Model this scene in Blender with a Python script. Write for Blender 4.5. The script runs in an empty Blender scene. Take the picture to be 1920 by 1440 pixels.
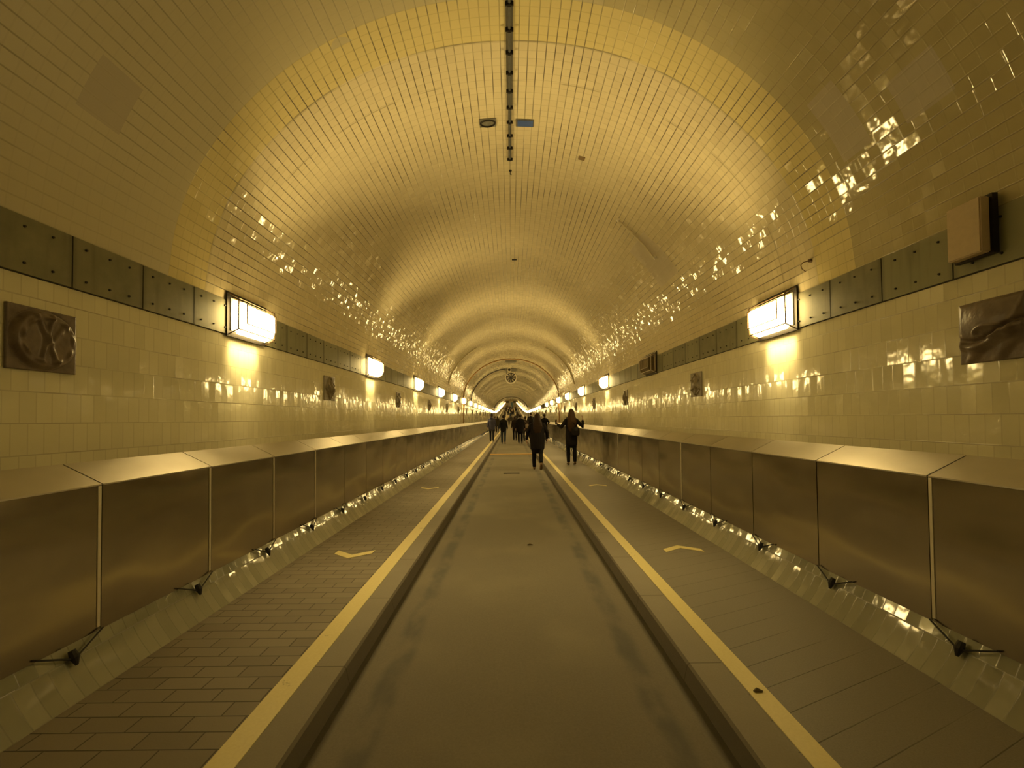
import bpy, bmesh, math, random
import numpy as np
from mathutils import Vector, Matrix
R = math.radians
S = bpy.context.scene
C = S.collection
random.seed(7)

# ------------------------------------------------------------ camera / world / exposure
EYE = 1.42                      # above the walkways; road lies 0.10 lower
cam_d = bpy.data.cameras.new('camera')
cam = bpy.data.objects.new('camera', cam_d); C.objects.link(cam)
cam_d.sensor_width = 36; cam_d.lens = 36 * 850 / 1920
cam_d.shift_y = 0.0238; cam_d.shift_x = 0.001
cam_d.clip_start = 0.05; cam_d.clip_end = 600
cam.matrix_world = Matrix.Translation((-0.018, 0, EYE)) @ Matrix.Rotation(R(91.3), 4, 'X') @ Matrix.Rotation(R(-0.57), 4, 'Z')
S.camera = cam
w = bpy.data.worlds.new('world'); S.world = w; w.use_nodes = True
w.node_tree.nodes['Background'].inputs[0].default_value = (0.9, 0.7, 0.4, 1)
w.node_tree.nodes['Background'].inputs[1].default_value = 0.0
S.view_settings.view_transform = 'Standard'; S.view_settings.look = 'None'
S.view_settings.gamma = 1; S.view_settings.use_curve_mapping = False
S.view_settings.exposure = -0.02
LAMP_COL = (1.0, 0.735, 0.30, 1)
LAMP_L = 26.0
BEAMS = (14.0, 8.5, 2.2)      # aimed light of each lit lamp: up across the vault, down across the road, down the wall

# ------------------------------------------------------------ geometry constants
W = 2.6            # half width of the tiled tube
BAND0, BAND1 = EYE + .795, EYE + 1.10
XP = 2.37          # front of the metal covers
PT, PB = EYE - .356, EYE - 1.175
YEND = 206.0
YNEAR = -10.0
ROAD = -.10
def rise(y):
    if y < 58: return 0.0
    if y < 95: return .049 / 37 / 2 * (y - 58) ** 2
    return .9065 + .049 * (y - 95)
def slope(y):
    return 0.0 if y < 58 else min(.049, .049 / 37 * (y - 58))
STN = [YNEAR, 0, 10, 20, 30, 40, 50, 58] + [58 + 2.5 * i for i in range(1, 15)] + [95 + 10 * i for i in range(0, 12)]
STN = [y for y in STN if y < YEND] + [YEND]

# ------------------------------------------------------------ node helper
class N:
    def __init__(s, name):
        s.m = bpy.data.materials.new(name); s.m.use_nodes = True
        s.t = s.m.node_tree; s.t.nodes.clear()
        s.out = s.t.nodes.new('ShaderNodeOutputMaterial')
    def n(s, kind, **kw):
        nd = s.t.nodes.new('ShaderNode' + kind)
        for k, v in kw.items(): setattr(nd, k, v)
        return nd
    def L(s, a, b): s.t.links.new(a, b)
    def put(s, inp, v):
        if v is None: return
        if hasattr(v, 'links') or isinstance(v, bpy.types.NodeSocket): s.L(v, inp)
        else:
            if isinstance(v, tuple) and len(v) == 3 and inp.type == 'RGBA': v = v + (1,)
            inp.default_value = v
    def math(s, op, a, b=None, c=None, clamp=False):
        nd = s.n('Math', operation=op); nd.use_clamp = clamp
        for i, v in enumerate((a, b, c)):
            if v is not None: s.put(nd.inputs[i], v)
        return nd.outputs[0]
    def mix(s, f, a, b, mode='MIX'):
        nd = s.n('Mix', data_type='RGBA', blend_type=mode)
        s.put(nd.inputs[0], f); s.put(nd.inputs[6], a); s.put(nd.inputs[7], b)
        return nd.outputs[2]
    def step(s, v, lo, hi):
        nd = s.n('MapRange', interpolation_type='SMOOTHSTEP')
        s.put(nd.inputs[0], v); nd.inputs[1].default_value = lo; nd.inputs[2].default_value = hi
        return nd.outputs[0]
    def pos(s):
        return s.n('TexCoord').outputs['Object']
    def sep(s, v):
        nd = s.n('SeparateXYZ'); s.L(v, nd.inputs[0]); return nd.outputs
    def comb(s, x, y, z=0.0):
        nd = s.n('CombineXYZ'); s.put(nd.inputs[0], x); s.put(nd.inputs[1], y); s.put(nd.inputs[2], z); return nd.outputs[0]
    def noise(s, vec, scale, detail=2.0, rough=.5):
        nd = s.n('TexNoise'); nd.inputs['Scale'].default_value = scale
        nd.inputs['Detail'].default_value = detail; nd.inputs['Roughness'].default_value = rough
        if vec is not None: s.L(vec, nd.inputs['Vector'])
        return nd.outputs['Fac']
    def bump(s, h, strength, dist, normal=None):
        nd = s.n('Bump'); nd.inputs['Strength'].default_value = strength; nd.inputs['Distance'].default_value = dist
        s.L(h, nd.inputs['Height'])
        if normal is not None: s.L(normal, nd.inputs['Normal'])
        return nd.outputs[0]
    def bsdf(s, color, rough=.5, metal=0.0, normal=None, spec=None):
        b = s.n('BsdfPrincipled')
        s.put(b.inputs['Base Color'], color); s.put(b.inputs['Roughness'], rough); s.put(b.inputs['Metallic'], metal)
        if spec is not None: s.put(b.inputs['Specular IOR Level'], spec)
        if normal is not None: s.L(normal, b.inputs['Normal'])
        s.L(b.outputs[0], s.out.inputs[0])
        return s.m

def simple(name, col, rough=.6, metal=0.0, nscale=30, namt=.25, bump=.0, bdist=.003, spec=None):
    g = N(name); p = g.pos()
    nz = g.noise(p, nscale, 3)
    dark = tuple(c * (1 - namt) for c in col); light = tuple(min(1, c * (1 + namt)) for c in col)
    c = g.mix(nz, dark, light)
    nrm = g.bump(nz, bump, bdist) if bump else None
    return g.bsdf(c, rough, metal, nrm, spec)

def tile_nodes(g, wd, ht, off, joint):
    uv = g.sep(g.n('UVMap').outputs[0]); u, v = uv[0], uv[1]
    vr = g.math('DIVIDE', v, ht); row = g.math('FLOOR', vr)
    ur = g.math('ADD', g.math('DIVIDE', u, wd), g.math('MULTIPLY', row, off)); col = g.math('FLOOR', ur)
    fu = g.math('FRACT', ur); fv = g.math('FRACT', vr)
    du = g.math('MULTIPLY', g.math('MINIMUM', fu, g.math('SUBTRACT', 1.0, fu)), wd)
    dv = g.math('MULTIPLY', g.math('MINIMUM', fv, g.math('SUBTRACT', 1.0, fv)), ht)
    ju = g.math('SUBTRACT', 1.0, g.step(du, joint * .35, joint))
    jv = g.math('SUBTRACT', 1.0, g.step(dv, joint * .35, joint))
    wn = g.n('TexWhiteNoise', noise_dimensions='2D'); g.L(g.comb(col, row), wn.inputs['Vector'])
    return u, v, row, col, ju, jv, wn

def glossy_tile(name, wd, ht, off, joint, c1, c2, grout, tilt, rough, jv_amt, ju_amt, kind='wall'):
    g = N(name)
    u, v, row, col, ju, jv, wn = tile_nodes(g, wd, ht, off, joint)
    uvv = g.comb(u, v)
    big = g.noise(uvv, .8, 3, .6)
    # joints: some rows of mortar are dirtier than others
    rn = g.n('TexWhiteNoise', noise_dimensions='1D'); g.L(row, rn.inputs['W'])
    jvm = g.math('MULTIPLY', jv, g.math('MULTIPLY_ADD', g.step(g.noise(uvv, 1.3, 2), .35, .62), .7, .3))
    jm = g.math('MAXIMUM', g.math('MULTIPLY', jvm, jv_amt), g.math('MULTIPLY', ju, ju_amt))
    tone = g.mix(wn.outputs['Value'], c1, c2)
    tone = g.mix(g.math('MULTIPLY', big, .35), tone, tuple(c * .72 for c in c1))
    rbase = rough
    P = g.sep(g.pos())
    if kind == 'vault':
        cy = g.math('MULTIPLY', col, wd)
        cv = g.math('MULTIPLY', row, ht)
        wob = g.math('MULTIPLY', g.math('SUBTRACT', g.noise(uvv, .9, 1), .5), .25)
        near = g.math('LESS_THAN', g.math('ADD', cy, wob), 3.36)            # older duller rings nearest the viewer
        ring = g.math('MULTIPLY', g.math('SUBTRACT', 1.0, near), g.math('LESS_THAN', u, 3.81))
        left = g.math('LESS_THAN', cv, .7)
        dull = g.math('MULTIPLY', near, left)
        # plastered repair patches
        def box(y0, y1, v0, v1):
            a = g.math('MULTIPLY', g.math('GREATER_THAN', u, y0), g.math('LESS_THAN', u, y1))
            b = g.math('MULTIPLY', g.math('GREATER_THAN', v, v0), g.math('LESS_THAN', v, v1))
            return g.math('MULTIPLY', a, b)
        patch = g.math('MAXIMUM', box(6.25, 7.0, 2.0, 2.75), box(2.5, 2.78, -3.0, -2.68))
        patch = g.math('MAXIMUM', patch, box(2.45, 2.75, 2.72, 3.0))
        patch = g.math('MAXIMUM', patch, box(3.0, 3.25, 2.45, 2.95))
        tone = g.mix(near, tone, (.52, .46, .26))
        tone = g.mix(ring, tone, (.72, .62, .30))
        tone = g.mix(g.math('MULTIPLY', patch, .6), tone, (.36, .30, .2))
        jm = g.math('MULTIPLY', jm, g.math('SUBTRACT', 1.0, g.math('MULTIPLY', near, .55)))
        jm = g.math('MULTIPLY', jm, g.math('SUBTRACT', 1.0, patch))
        # dark seam between the two rings + stains beside the cable
        s1 = g.math('SUBTRACT', 1.0, g.step(g.math('ABSOLUTE', g.math('SUBTRACT', u, 3.81)), .0, .012))
        s2 = g.math('SUBTRACT', 1.0, g.step(g.math('ABSOLUTE', g.math('SUBTRACT', u, 4.27)), .0, .012))
        st = g.math('MULTIPLY', g.math('MAXIMUM', s1, g.math('MULTIPLY', s2, .6)), g.step(g.noise(uvv, 2.2, 2), .42, .6))
        jm = g.math('MAXIMUM', jm, g.math('MULTIPLY', st, .7))
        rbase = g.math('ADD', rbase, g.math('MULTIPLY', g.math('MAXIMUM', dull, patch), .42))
    c = g.mix(jm, tone, grout)
    rgh = g.math('ADD', rbase, g.math('MULTIPLY', jm, .45), clamp=True)
    geo = g.n('NewGeometry')
    vm = g.n('VectorMath', operation='SUBTRACT'); g.L(wn.outputs['Color'], vm.inputs[0]); vm.inputs[1].default_value = (.5, .5, .5)
    sc = g.n('VectorMath', operation='MULTIPLY'); g.L(vm.outputs[0], sc.inputs[0]); sc.inputs[1].default_value = tilt
    if kind == 'vault':
        s3 = g.n('VectorMath', operation='SCALE'); g.L(sc.outputs[0], s3.inputs[0]); g.L(g.math('SUBTRACT', 1.0, g.math('MULTIPLY', dull, .85)), s3.inputs['Scale']); sc = s3
    ad = g.n('VectorMath', operation='ADD'); g.L(geo.outputs['Normal'], ad.inputs[0]); g.L(sc.outputs[0], ad.inputs[1])
    nm = g.n('VectorMath', operation='NORMALIZE'); g.L(ad.outputs[0], nm.inputs[0])
    h = g.math('SUBTRACT', g.math('MULTIPLY', g.noise(uvv, 13, 1), 1.15), g.math('MULTIPLY', g.math('MAXIMUM', g.math('MULTIPLY', ju, .25), jv), .7 if kind == 'vault' else .3))
    nb = g.bump(h, .42 if kind == 'vault' else .28, .004, nm.outputs[0])
    m = g.bsdf(c, rgh, 0.0, nb, spec=1.0)
    g.t.nodes['Principled BSDF'].inputs['IOR'].default_value = 1.62
    return m

M = {}
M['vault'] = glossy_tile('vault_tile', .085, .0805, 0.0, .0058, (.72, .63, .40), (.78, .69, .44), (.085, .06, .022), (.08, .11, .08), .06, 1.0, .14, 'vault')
M['wall'] = glossy_tile('wall_tile', .085, .17, .5, .0045, (.75, .71, .49), (.80, .76, .53), (.24, .19, .08), (.035, .075, .02), .08, .85, .22)
M['plinth'] = glossy_tile('plinth_tile', .085, .186, .5, .0045, (.24, .24, .17), (.33, .33, .24), (.08, .065, .035), (.05, .07, .03), .08, .8, .4)

def mat_road():
    g = N('asphalt'); p = g.pos(); P = g.sep(p)
    st = g.comb(g.math('MULTIPLY', P[0], 1.0), g.math('MULTIPLY', P[1], .12))
    n1 = g.noise(p, 90, 4, .7); n2 = g.noise(st, 3, 3); n3 = g.noise(p, .9, 3)
    c = g.mix(n1, (.125, .11, .08), (.25, .225, .17))
    c = g.mix(g.math('MULTIPLY', n2, .4), c, (.15, .135, .10))
    c = g.mix(g.math('MULTIPLY', g.step(n3, .45, .7), .3), c, (.30, .27, .19))
    ax = g.math('ABSOLUTE', P[0])
    wob = g.math('MULTIPLY', g.math('SUBTRACT', g.noise(g.comb(0.0, P[1]), 1.6, 3), .5), .09)
    tr = g.math('SUBTRACT', 1.0, g.step(g.math('ABSOLUTE', g.math('SUBTRACT', g.math('ADD', ax, wob), .73)), .03, .10))
    tr = g.math('MULTIPLY', tr, g.step(g.noise(g.comb(P[0], g.math('MULTIPLY', P[1], .5)), 5, 3), .3, .65))
    c = g.mix(g.math('MULTIPLY', tr, .75), c, (.085, .085, .075))
    gut = g.math('MULTIPLY', g.step(ax, .895, .93), .75)
    c = g.mix(gut, c, (.045, .038, .026))
    return g.bsdf(c, .62, 0, g.bump(n1, .5, .004), spec=.35)
M['road'] = mat_road()

def mat_pave_left():
    g = N('paving_brick')
    u, v, row, col, ju, jv, wn = tile_nodes(g, .25, .111, .5, .005)
    p = g.pos(); n1 = g.noise(p, 120, 3, .7); n2 = g.noise(p, 1.5, 3)
    c = g.mix(wn.outputs['Value'], (.19, .165, .125), (.27, .235, .18))
    c = g.mix(g.math('MULTIPLY', n1, .5), c, (.16, .14, .10))
    c = g.mix(g.math('MULTIPLY', n2, .4), c, (.36, .31, .22))
    j = g.math('MAXIMUM', ju, jv)
    c = g.mix(g.math('MULTIPLY', j, .8), c, (.05, .042, .03))
    h = g.math('SUBTRACT', g.math('MULTIPLY', n1, .25), j)
    return g.bsdf(c, .6, 0, g.bump(h, .5, .004), spec=.35)
M['pave_left'] = mat_pave_left()
def mat_pave_right():
    g = N('paving_slab')
    P = g.sep(g.pos())
    yy = g.math('SUBTRACT', P[1], g.math('MULTIPLY', P[0], .46))
    f = g.math('FRACT', g.math('DIVIDE', g.math('ADD', yy, 40.0), .2))
    j = g.math('SUBTRACT', 1.0, g.step(g.math('MINIMUM', f, g.math('SUBTRACT', 1.0, f)), .004, .022))
    n1 = g.noise(g.pos(), 130, 3, .7); n2 = g.noise(g.pos(), 1.2, 3)
    j = g.math('MULTIPLY', j, g.step(g.noise(g.pos(), 1.1, 2), .3, .55))
    c = g.mix(n1, (.15, .135, .11), (.33, .30, .24))
    c = g.mix(g.math('MULTIPLY', n2, .5), c, (.17, .155, .12))
    c = g.mix(g.math('MULTIPLY', j, .6), c, (.05, .04, .03))
    return g.bsdf(c, .5, 0, g.bump(g.math('SUBTRACT', g.math('MULTIPLY', n1, .3), j), .5, .004), spec=.4)
M['pave_right'] = mat_pave_right()
def mat_kerb():
    g = N('kerb_stone'); P = g.sep(g.pos())
    f = g.math('FRACT', g.math('ADD', P[1], 30.35))
    j = g.math('SUBTRACT', 1.0, g.step(g.math('MINIMUM', f, g.math('SUBTRACT', 1.0, f)), .002, .006))
    n1 = g.noise(g.pos(), 110, 4, .7); n2 = g.noise(g.pos(), 2.5, 4)
    c = g.mix(n1, (.24, .215, .17), (.36, .33, .27))
    c = g.mix(g.math('MULTIPLY', n2, .5), c, (.20, .175, .12))
    c = g.mix(g.math('MULTIPLY', j, .7), c, (.07, .06, .04))
    # upright face coloured darker than the top
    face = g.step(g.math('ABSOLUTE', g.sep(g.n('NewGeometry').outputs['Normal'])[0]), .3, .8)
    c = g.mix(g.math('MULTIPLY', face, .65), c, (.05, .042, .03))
    return g.bsdf(c, .65, 0, g.bump(n1, .4, .003), spec=.3)
M['kerb'] = mat_kerb()
def mat_paint():
    g = N('yellow_paint'); p = g.pos()
    n1 = g.noise(p, 60, 4, .7); n2 = g.noise(p, 7, 4, .65)
    c = g.mix(n1, (.70, .60, .26), (.85, .75, .36))
    c = g.mix(g.math('MULTIPLY', g.step(n2, .66, .74), .8), c, (.22, .18, .09))
    return g.bsdf(c, .45, 0, g.bump(n1, .2, .002), spec=.4)
M['paint'] = mat_paint()
def mat_sheet(name, col, rough, wave):
    g = N(name); p = g.pos(); P = g.sep(p)
    oi = g.n('ObjectInfo').outputs['Random']
    off = g.math('MULTIPLY', oi, 40.0)
    vec = g.comb(P[0], g.math('ADD', P[1], off), g.math('MULTIPLY', P[2], 2.2))
    br = g.noise(g.comb(g.math('MULTIPLY', P[0], 4.0), g.math('MULTIPLY', P[1], 260.0), g.math('MULTIPLY', P[2], 8.0)), 1, 2)
    sm = g.noise(vec, 2.2, 4, .6); lo = g.noise(vec, 1.5, 0)
    c = g.mix(sm, tuple(x * .8 for x in col), tuple(min(1, x * 1.15) for x in col))
    r = g.math('ADD', rough - .06, g.math('MULTIPLY', sm, .12))
    nb = g.bump(lo, wave, .03); nb = g.bump(br, .05, .001, nb)
    return g.bsdf(c, r, 1.0, nb)
M['sheet'] = mat_sheet('brushed_steel_sheet', (.42, .38, .31), .20, .7)
M['sheet_top'] = mat_sheet('brushed_steel_deck', (.56, .52, .44), .42, .25)
M['strip'] = simple('bright_steel_strip', (.72, .67, .55), .45, .7, 20, .12)
def mat_plate():
    g = N('green_steel_plate'); p = g.pos(); P = g.sep(p)
    oi = g.n('ObjectInfo').outputs['Random']
    off = g.math('MULTIPLY', oi, 60.0); vec = g.comb(P[0], g.math('ADD', P[1], off), P[2])
    n1 = g.noise(vec, 5, 5, .65); n2 = g.noise(g.comb(P[0], g.math('MULTIPLY', g.math('ADD', P[1], off), 14.0), g.math('MULTIPLY', P[2], 1.5)), 1, 3)
    a = g.mix(g.step(oi, .1, .9), (.105, .11, .055), (.24, .25, .14))
    c = g.mix(n1, a, (.28, .26, .15))
    c = g.mix(g.math('MULTIPLY', g.step(n2, .5, .8), .4), c, (.10, .08, .04))
    edge = g.step(g.math('ABSOLUTE', P[1]), .215, .252)
    c = g.mix(g.math('MULTIPLY', edge, .45), c, (.06, .05, .03))
    return g.bsdf(c, .5, .15, g.bump(n1, .15, .003))
M['plate'] = mat_plate()
M['dark'] = simple('dark_metal', (.035, .03, .025), .5, .6)
M['bronze'] = simple('bronze_frame', (.16, .10, .05), .45, .7)
M['gasket'] = simple('black_rubber', (.015, .014, .012), .7)
M['joint_dark'] = simple('dark_joint', (.05, .04, .025), .8)
M['relief'] = simple('glazed_relief', (.20, .165, .10), .33, 0, 14, .5, .5, .01)
M['relief_b'] = simple('brown_relief', (.16, .12, .085), .36, 0, 18, .5, .5, .01)
M['pipe_brown'] = simple('brown_pipe', (.30, .17, .05), .45)
M['pipe_pale'] = simple('pale_pipe', (.62, .55, .36), .3)
M['pipe_dark'] = simple('dark_cable', (.06, .055, .05), .5)
M['cable'] = simple('grey_conduit', (.10, .10, .085), .5, .3)
M['box_beige'] = simple('beige_box_paint', (.62, .50, .33), .5, 0, 40, .1, .1)
M['blue'] = simple('blue_plate', (.06, .11, .30), .4)
M['grey_plate'] = simple('grey_plate', (.17, .16, .12), .5)
M['cast_iron'] = simple('cast_iron', (.05, .045, .04), .6, .5)
M['orange_paint'] = simple('orange_strip', (.62, .36, .08), .6)
M['white_trim'] = simple('white_trim', (.8, .74, .6), .4)
M['fan_ring'] = simple('fan_ring', (.70, .64, .46), .5, .1)
M['endwall'] = simple('end_wall_tile', (.55, .48, .28), .5, 0, 3, .2)
M['pale_panel'] = simple('pale_panel', (.62, .62, .50), .5)

def emis(name, col, st):
    g = N(name); e = g.n('Emission'); e.inputs[0].default_value = col; e.inputs[1].default_value = st
    g.L(e.outputs[0], g.out.inputs[0]); return g.m
def mat_diffuser():
    g = N('lit_diffuser'); e = g.n('Emission'); e.inputs[0].default_value = LAMP_COL; e.inputs[1].default_value = LAMP_L
    g.L(e.outputs[0], g.out.inputs[0]); return g.m
M['lit'] = mat_diffuser()
M['lit_end'] = emis('lit_panel', (1, .8, .45, 1), 2.5)
def mat_pane():
    g = N('lamp_glass'); t = g.n('BsdfTransparent'); t.inputs[0].default_value = (.97, .95, .9, 1)
    gl = g.n('BsdfGlossy'); gl.inputs['Roughness'].default_value = .12
    mx = g.n('MixShader'); mx.inputs[0].default_value = .06; g.L(t.outputs[0], mx.inputs[1]); g.L(gl.outputs[0], mx.inputs[2])
    g.L(mx.outputs[0], g.out.inputs[0]); return g.m
M['pane'] = mat_pane()
M['unlit'] = simple('unlit_diffuser', (.20, .15, .08), .3)
M['reflector'] = simple('white_reflector', (.75, .68, .52), .5)

# ------------------------------------------------------------ mesh helpers
def obj(name, bm, mat=None, parent=None, smooth=False):
    me = bpy.data.meshes.new(name)
    if isinstance(bm, bpy.types.Mesh): me = bm
    else:
        bm.normal_update(); bm.to_mesh(me); bm.free()
    if mat is not None and not me.materials: me.materials.append(mat)
    if smooth:
        for p in me.polygons: p.use_smooth = True
    o = bpy.data.objects.new(name, me); C.objects.link(o)
    if parent is not None: o.parent = parent
    return o
def thing(name, label, cat, loc=(0, 0, 0), rot=(0, 0, 0), group=None):
    o = bpy.data.objects.new(name, None); C.objects.link(o)
    o.location = loc; o.rotation_euler = rot; o.empty_display_size = .1
    tag(o, label, cat, group); return o
def tag(o, label, cat, group=None):
    o['label'] = label; o['category'] = cat
    if group: o['group'] = group
    return o
def struct(o):
    o['kind'] = 'structure'; return o
def box(bm, x0, x1, y0, y1, z0, z1):
    v = [bm.verts.new((x, y, z)) for z in (z0, z1) for y in (y0, y1) for x in (x0, x1)]
    for f in ((0, 2, 3, 1), (4, 5, 7, 6), (0, 1, 5, 4), (2, 6, 7, 3), (0, 4, 6, 2), (1, 3, 7, 5)):
        bm.faces.new([v[i] for i in f])
def hexa(bm, a, b):
    """frustum between quads a and b (4 points each)"""
    va = [bm.verts.new(p) for p in a]; vb = [bm.verts.new(p) for p in b]
    bm.faces.new(va[::-1]); bm.faces.new(vb)
    for i in range(4):
        j = (i + 1) % 4; bm.faces.new((va[i], va[j], vb[j], vb[i]))
def tube(bm, pts, r, seg=8, cap=True):
    pts = [Vector(p) for p in pts]; rings = []
    rr = r if isinstance(r, (list, tuple)) else [r] * len(pts)
    up = None
    for i, p in enumerate(pts):
        t = (pts[min(i + 1, len(pts) - 1)] - pts[max(i - 1, 0)]).normalized()
        if up is None:
            up = t.orthogonal().normalized()
        up = (up - t * up.dot(t)).normalized(); sd = t.cross(up)
        rings.append([bm.verts.new(p + (up * math.cos(k * 2 * math.pi / seg) + sd * math.sin(k * 2 * math.pi / seg)) * rr[i]) for k in range(seg)])
    for a, b in zip(rings, rings[1:]):
        for k in range(seg):
            j = (k + 1) % seg; bm.faces.new((a[k], a[j], b[j], b[k]))
    if cap: bm.faces.new(rings[0][::-1]); bm.faces.new(rings[-1])
def sweep(prof, closed=False, y0=YNEAR, y1=YEND, vs=None):
    """sweep a cross-section (x, z) along the tunnel; u = distance, v = length around"""
    bm = bmesh.new(); uv = bm.loops.layers.uv.new('UVMap')
    ys = [y for y in STN if y0 < y < y1]; ys = [y0] + ys + [y1]
    if vs is None:
        vs = [0.0]
        for a, b in zip(prof, prof[1:]): vs.append(vs[-1] + math.dist(a, b))
    n = len(prof); rows = []
    for y in ys:
        dz = rise(y); rows.append([bm.verts.new((x, y, z + dz)) for x, z in prof])
    for i in range(len(ys) - 1):
        for k in range(n if closed else n - 1):
            j = (k + 1) % n
            f = bm.faces.new((rows[i][k], rows[i][j], rows[i + 1][j], rows[i + 1][k]))
            vj = vs[j] if j > k else vs[k] + math.dist(prof[k], prof[j])
            for lp, (a, b) in zip(f.loops, ((ys[i], vs[k]), (ys[i], vj), (ys[i + 1], vj), (ys[i + 1], vs[k]))): lp[uv].uv = (a, b)
    if closed:
        bm.faces.new(rows[0][::-1]); bm.faces.new(rows[-1])
    return bm

# arch profile: radius around (0, spring) fitted to the tiled vault
SPR = EYE + 1.10
_p = [(.057, 2.137), (.61, 2.08), (.907, 1.997), (1.2, 1.886), (1.496, 1.735), (1.758, 1.556), (1.937, 1.408), (2.11, 1.212), (2.28, .976), (2.364, .828), (2.478, .59), (2.534, .394), (2.576, .198), (2.6, 0)]
_t = np.array([math.atan2(z, x) for x, z in _p]); _r = np.array([math.hypot(x, z) for x, z in _p])
_A = np.stack([np.cos(2 * k * _t) for k in range(4)], 1); _k = np.linalg.lstsq(_A, _r, rcond=None)[0]
def arch(a, inset=0.0):
    r = sum(float(_k[k]) * math.cos(2 * k * a) for k in range(4)) - inset
    return (r * math.cos(a), SPR + r * math.sin(a))
NA = 72
arc = [arch(math.pi * (1 - i / NA)) for i in range(NA + 1)]         # left spring -> crown -> right spring
arc[0] = (-W, SPR); arc[-1] = (W, SPR)
vs = [0.0]
for a, b in zip(arc, arc[1:]): vs.append(vs[-1] + math.dist(a, b))
half = vs[NA // 2]; vs = [v - half for v in vs]
CROWN = arc[NA // 2][1]

# ------------------------------------------------------------ the tunnel shell
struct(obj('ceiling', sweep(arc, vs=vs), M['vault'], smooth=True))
for sd, nm in ((-1, 'left'), (1, 'right')):
    pr = [(sd * W, EYE - .55), (sd * W, SPR)]
    if sd > 0: pr = pr[::-1]
    struct(obj('wall_' + nm, sweep(pr, vs=[z - EYE + 1.7 for _, z in pr]), M['wall']))
    q = [(2.235, 0), (2.275, .053), (2.312, .108), (2.347, .175), (2.381, .25), (2.44, .40), (W, EYE - .55)]
    L_ = [0, .066, .132, .186, .268, .43, .93]
    q = [(sd * x, z) for x, z in q]
    if sd > 0: q = q[::-1]; L_ = L_[::-1]
    struct(obj('baseboard_' + nm, sweep(q, vs=L_), M['plinth'], smooth=True))
    # walkway slab
    q = [(1.18, -.25), (1.18, 0), (2.235, 0), (2.235, -.25)]
    vv = [-.25, 0, 1.055, 1.3]
    bm = sweep([(sd * x, z) for x, z in q], closed=True, vs=vv)
    uvl = bm.loops.layers.uv.active
    for f in bm.faces:
        for lp in f.loops:
            a = lp[uvl].uv.copy(); lp[uvl].uv = (a[1], a[0]) if sd < 0 else a
    struct(obj('walkway_' + nm, bm, M['pave_left'] if sd < 0 else M['pave_right']))
    q = [(.965, -.25), (.965, ROAD), (.985, -.012), (.999, 0), (1.18, 0), (1.18, -.25)]
    struct(obj('kerb_' + nm, sweep([(sd * x, z) for x, z in q], closed=True), M['kerb']))
q = [(-.965, -.3), (-.965, ROAD), (-.5, ROAD + .012), (0, ROAD + .018), (.5, ROAD + .012), (.965, ROAD), (.965, -.3)]
struct(obj('floor', sweep(q, closed=True), M['road']))
for sd, nm, x0, x1 in ((-1, 'left', 1.165, 1.293), (1, 'right', 1.19, 1.297)):
    bm = sweep([(sd * x0, .0), (sd * x0, .004), (sd * x1, .004), (sd * x1, .0)], closed=True)
    tag(obj('painted_line', bm, M['paint']), 'long yellow painted line on the %s walkway beside the kerb' % nm, 'road marking', 'yellow walkway lines')

# ------------------------------------------------------------ end of the tube, far away up the slope
zr = rise(YEND)
bm = bmesh.new()
P3 = [(x, z + zr) for x, z in arc] + [(W, zr - .3), (-W, zr - .3)]
op = [(-1.15, zr - .3), (-1.15, zr + 2.5), (1.15, zr + 2.5), (1.15, zr - .3)]
def ngon(bm, pts, y0, y1):
    a = [bm.verts.new((x, y0, z)) for x, z in pts]; b = [bm.verts.new((x, y1, z)) for x, z in pts]
    bm.faces.new(a); bm.faces.new(b[::-1])
    for i in range(len(pts)):
        j = (i + 1) % len(pts); bm.faces.new((a[j], a[i], b[i], b[j]))
top = [(x, z + zr) for x, z in arc if z + 0 > SPR - .001]
ngon(bm, [(-W, zr + 2.5)] + top + [(W, zr + 2.5)], YEND, YEND + .3)
box(bm, -W, -1.15, YEND, YEND + .3, zr - .3, zr + 2.5)
box(bm, 1.15, W, YEND, YEND + .3, zr - .3, zr + 2.5)
struct(obj('wall_far', bm, M['endwall']))
bm = bmesh.new(); box(bm, -3.2, 3.2, YEND + 6.0, YEND + 6.3, zr - .3, zr + 5)
struct(obj('wall_hall', bm, M['pale_panel']))
bm = bmesh.new(); box(bm, -3.2, 3.2, YEND + .3, YEND + 6.0, zr - .5, zr - .1)
struct(obj('floor_hall', bm, M['road']))
t = thing('hall_ceiling_light', 'glowing ceiling panel in the hall seen through the far opening', 'ceiling light', (0, YEND + 3, zr + 3.4))
bm = bmesh.new(); box(bm, -1, 1, -.8, .8, -.03, 0); obj('diffuser', bm, M['lit_end'], t)
bm = bmesh.new(); box(bm, -1.05, 1.05, -.85, .85, 0, .06); obj('housing', bm, M['dark'], t)
for i, (x, lb) in enumerate(((-1.5, 'dark square sign board left of the far opening'), (1.55, 'dark square sign board right of the far opening'))):
    t = thing('sign_board', lb, 'sign', (x, YEND - 6, rise(YEND - 6) + 2.75), group='dark boards at the far end')
    bm = bmesh.new(); box(bm, -.55, .55, -.04, .04, -.4, .4); obj('board', bm, M['dark'], t)
    for s in (-.4, .4):
        bm = bmesh.new(); tube(bm, [(s, 0, .4), (s, 0, 1.55 if abs(x + s) < 1.6 else 1.1)], .02, 6)
        obj('hanger', bm, M['dark'], t)
t = thing('overhead_gantry', 'thin dark overhead bar hung across the vault near the far end', 'gantry', (0, YEND - 16, rise(YEND - 16) + EYE + 2.2))
bm = bmesh.new(); tube(bm, [(-1.9, 0, 0), (1.9, 0, 0)], .06, 8); obj('bar', bm, M['dark'], t)
for s in (-1, 1):
    bm = bmesh.new(); tube(bm, [(s * .7, 0, 0), (s * .7, 0, .85)], .03, 8); obj('hanger', bm, M['dark'], t)
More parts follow.
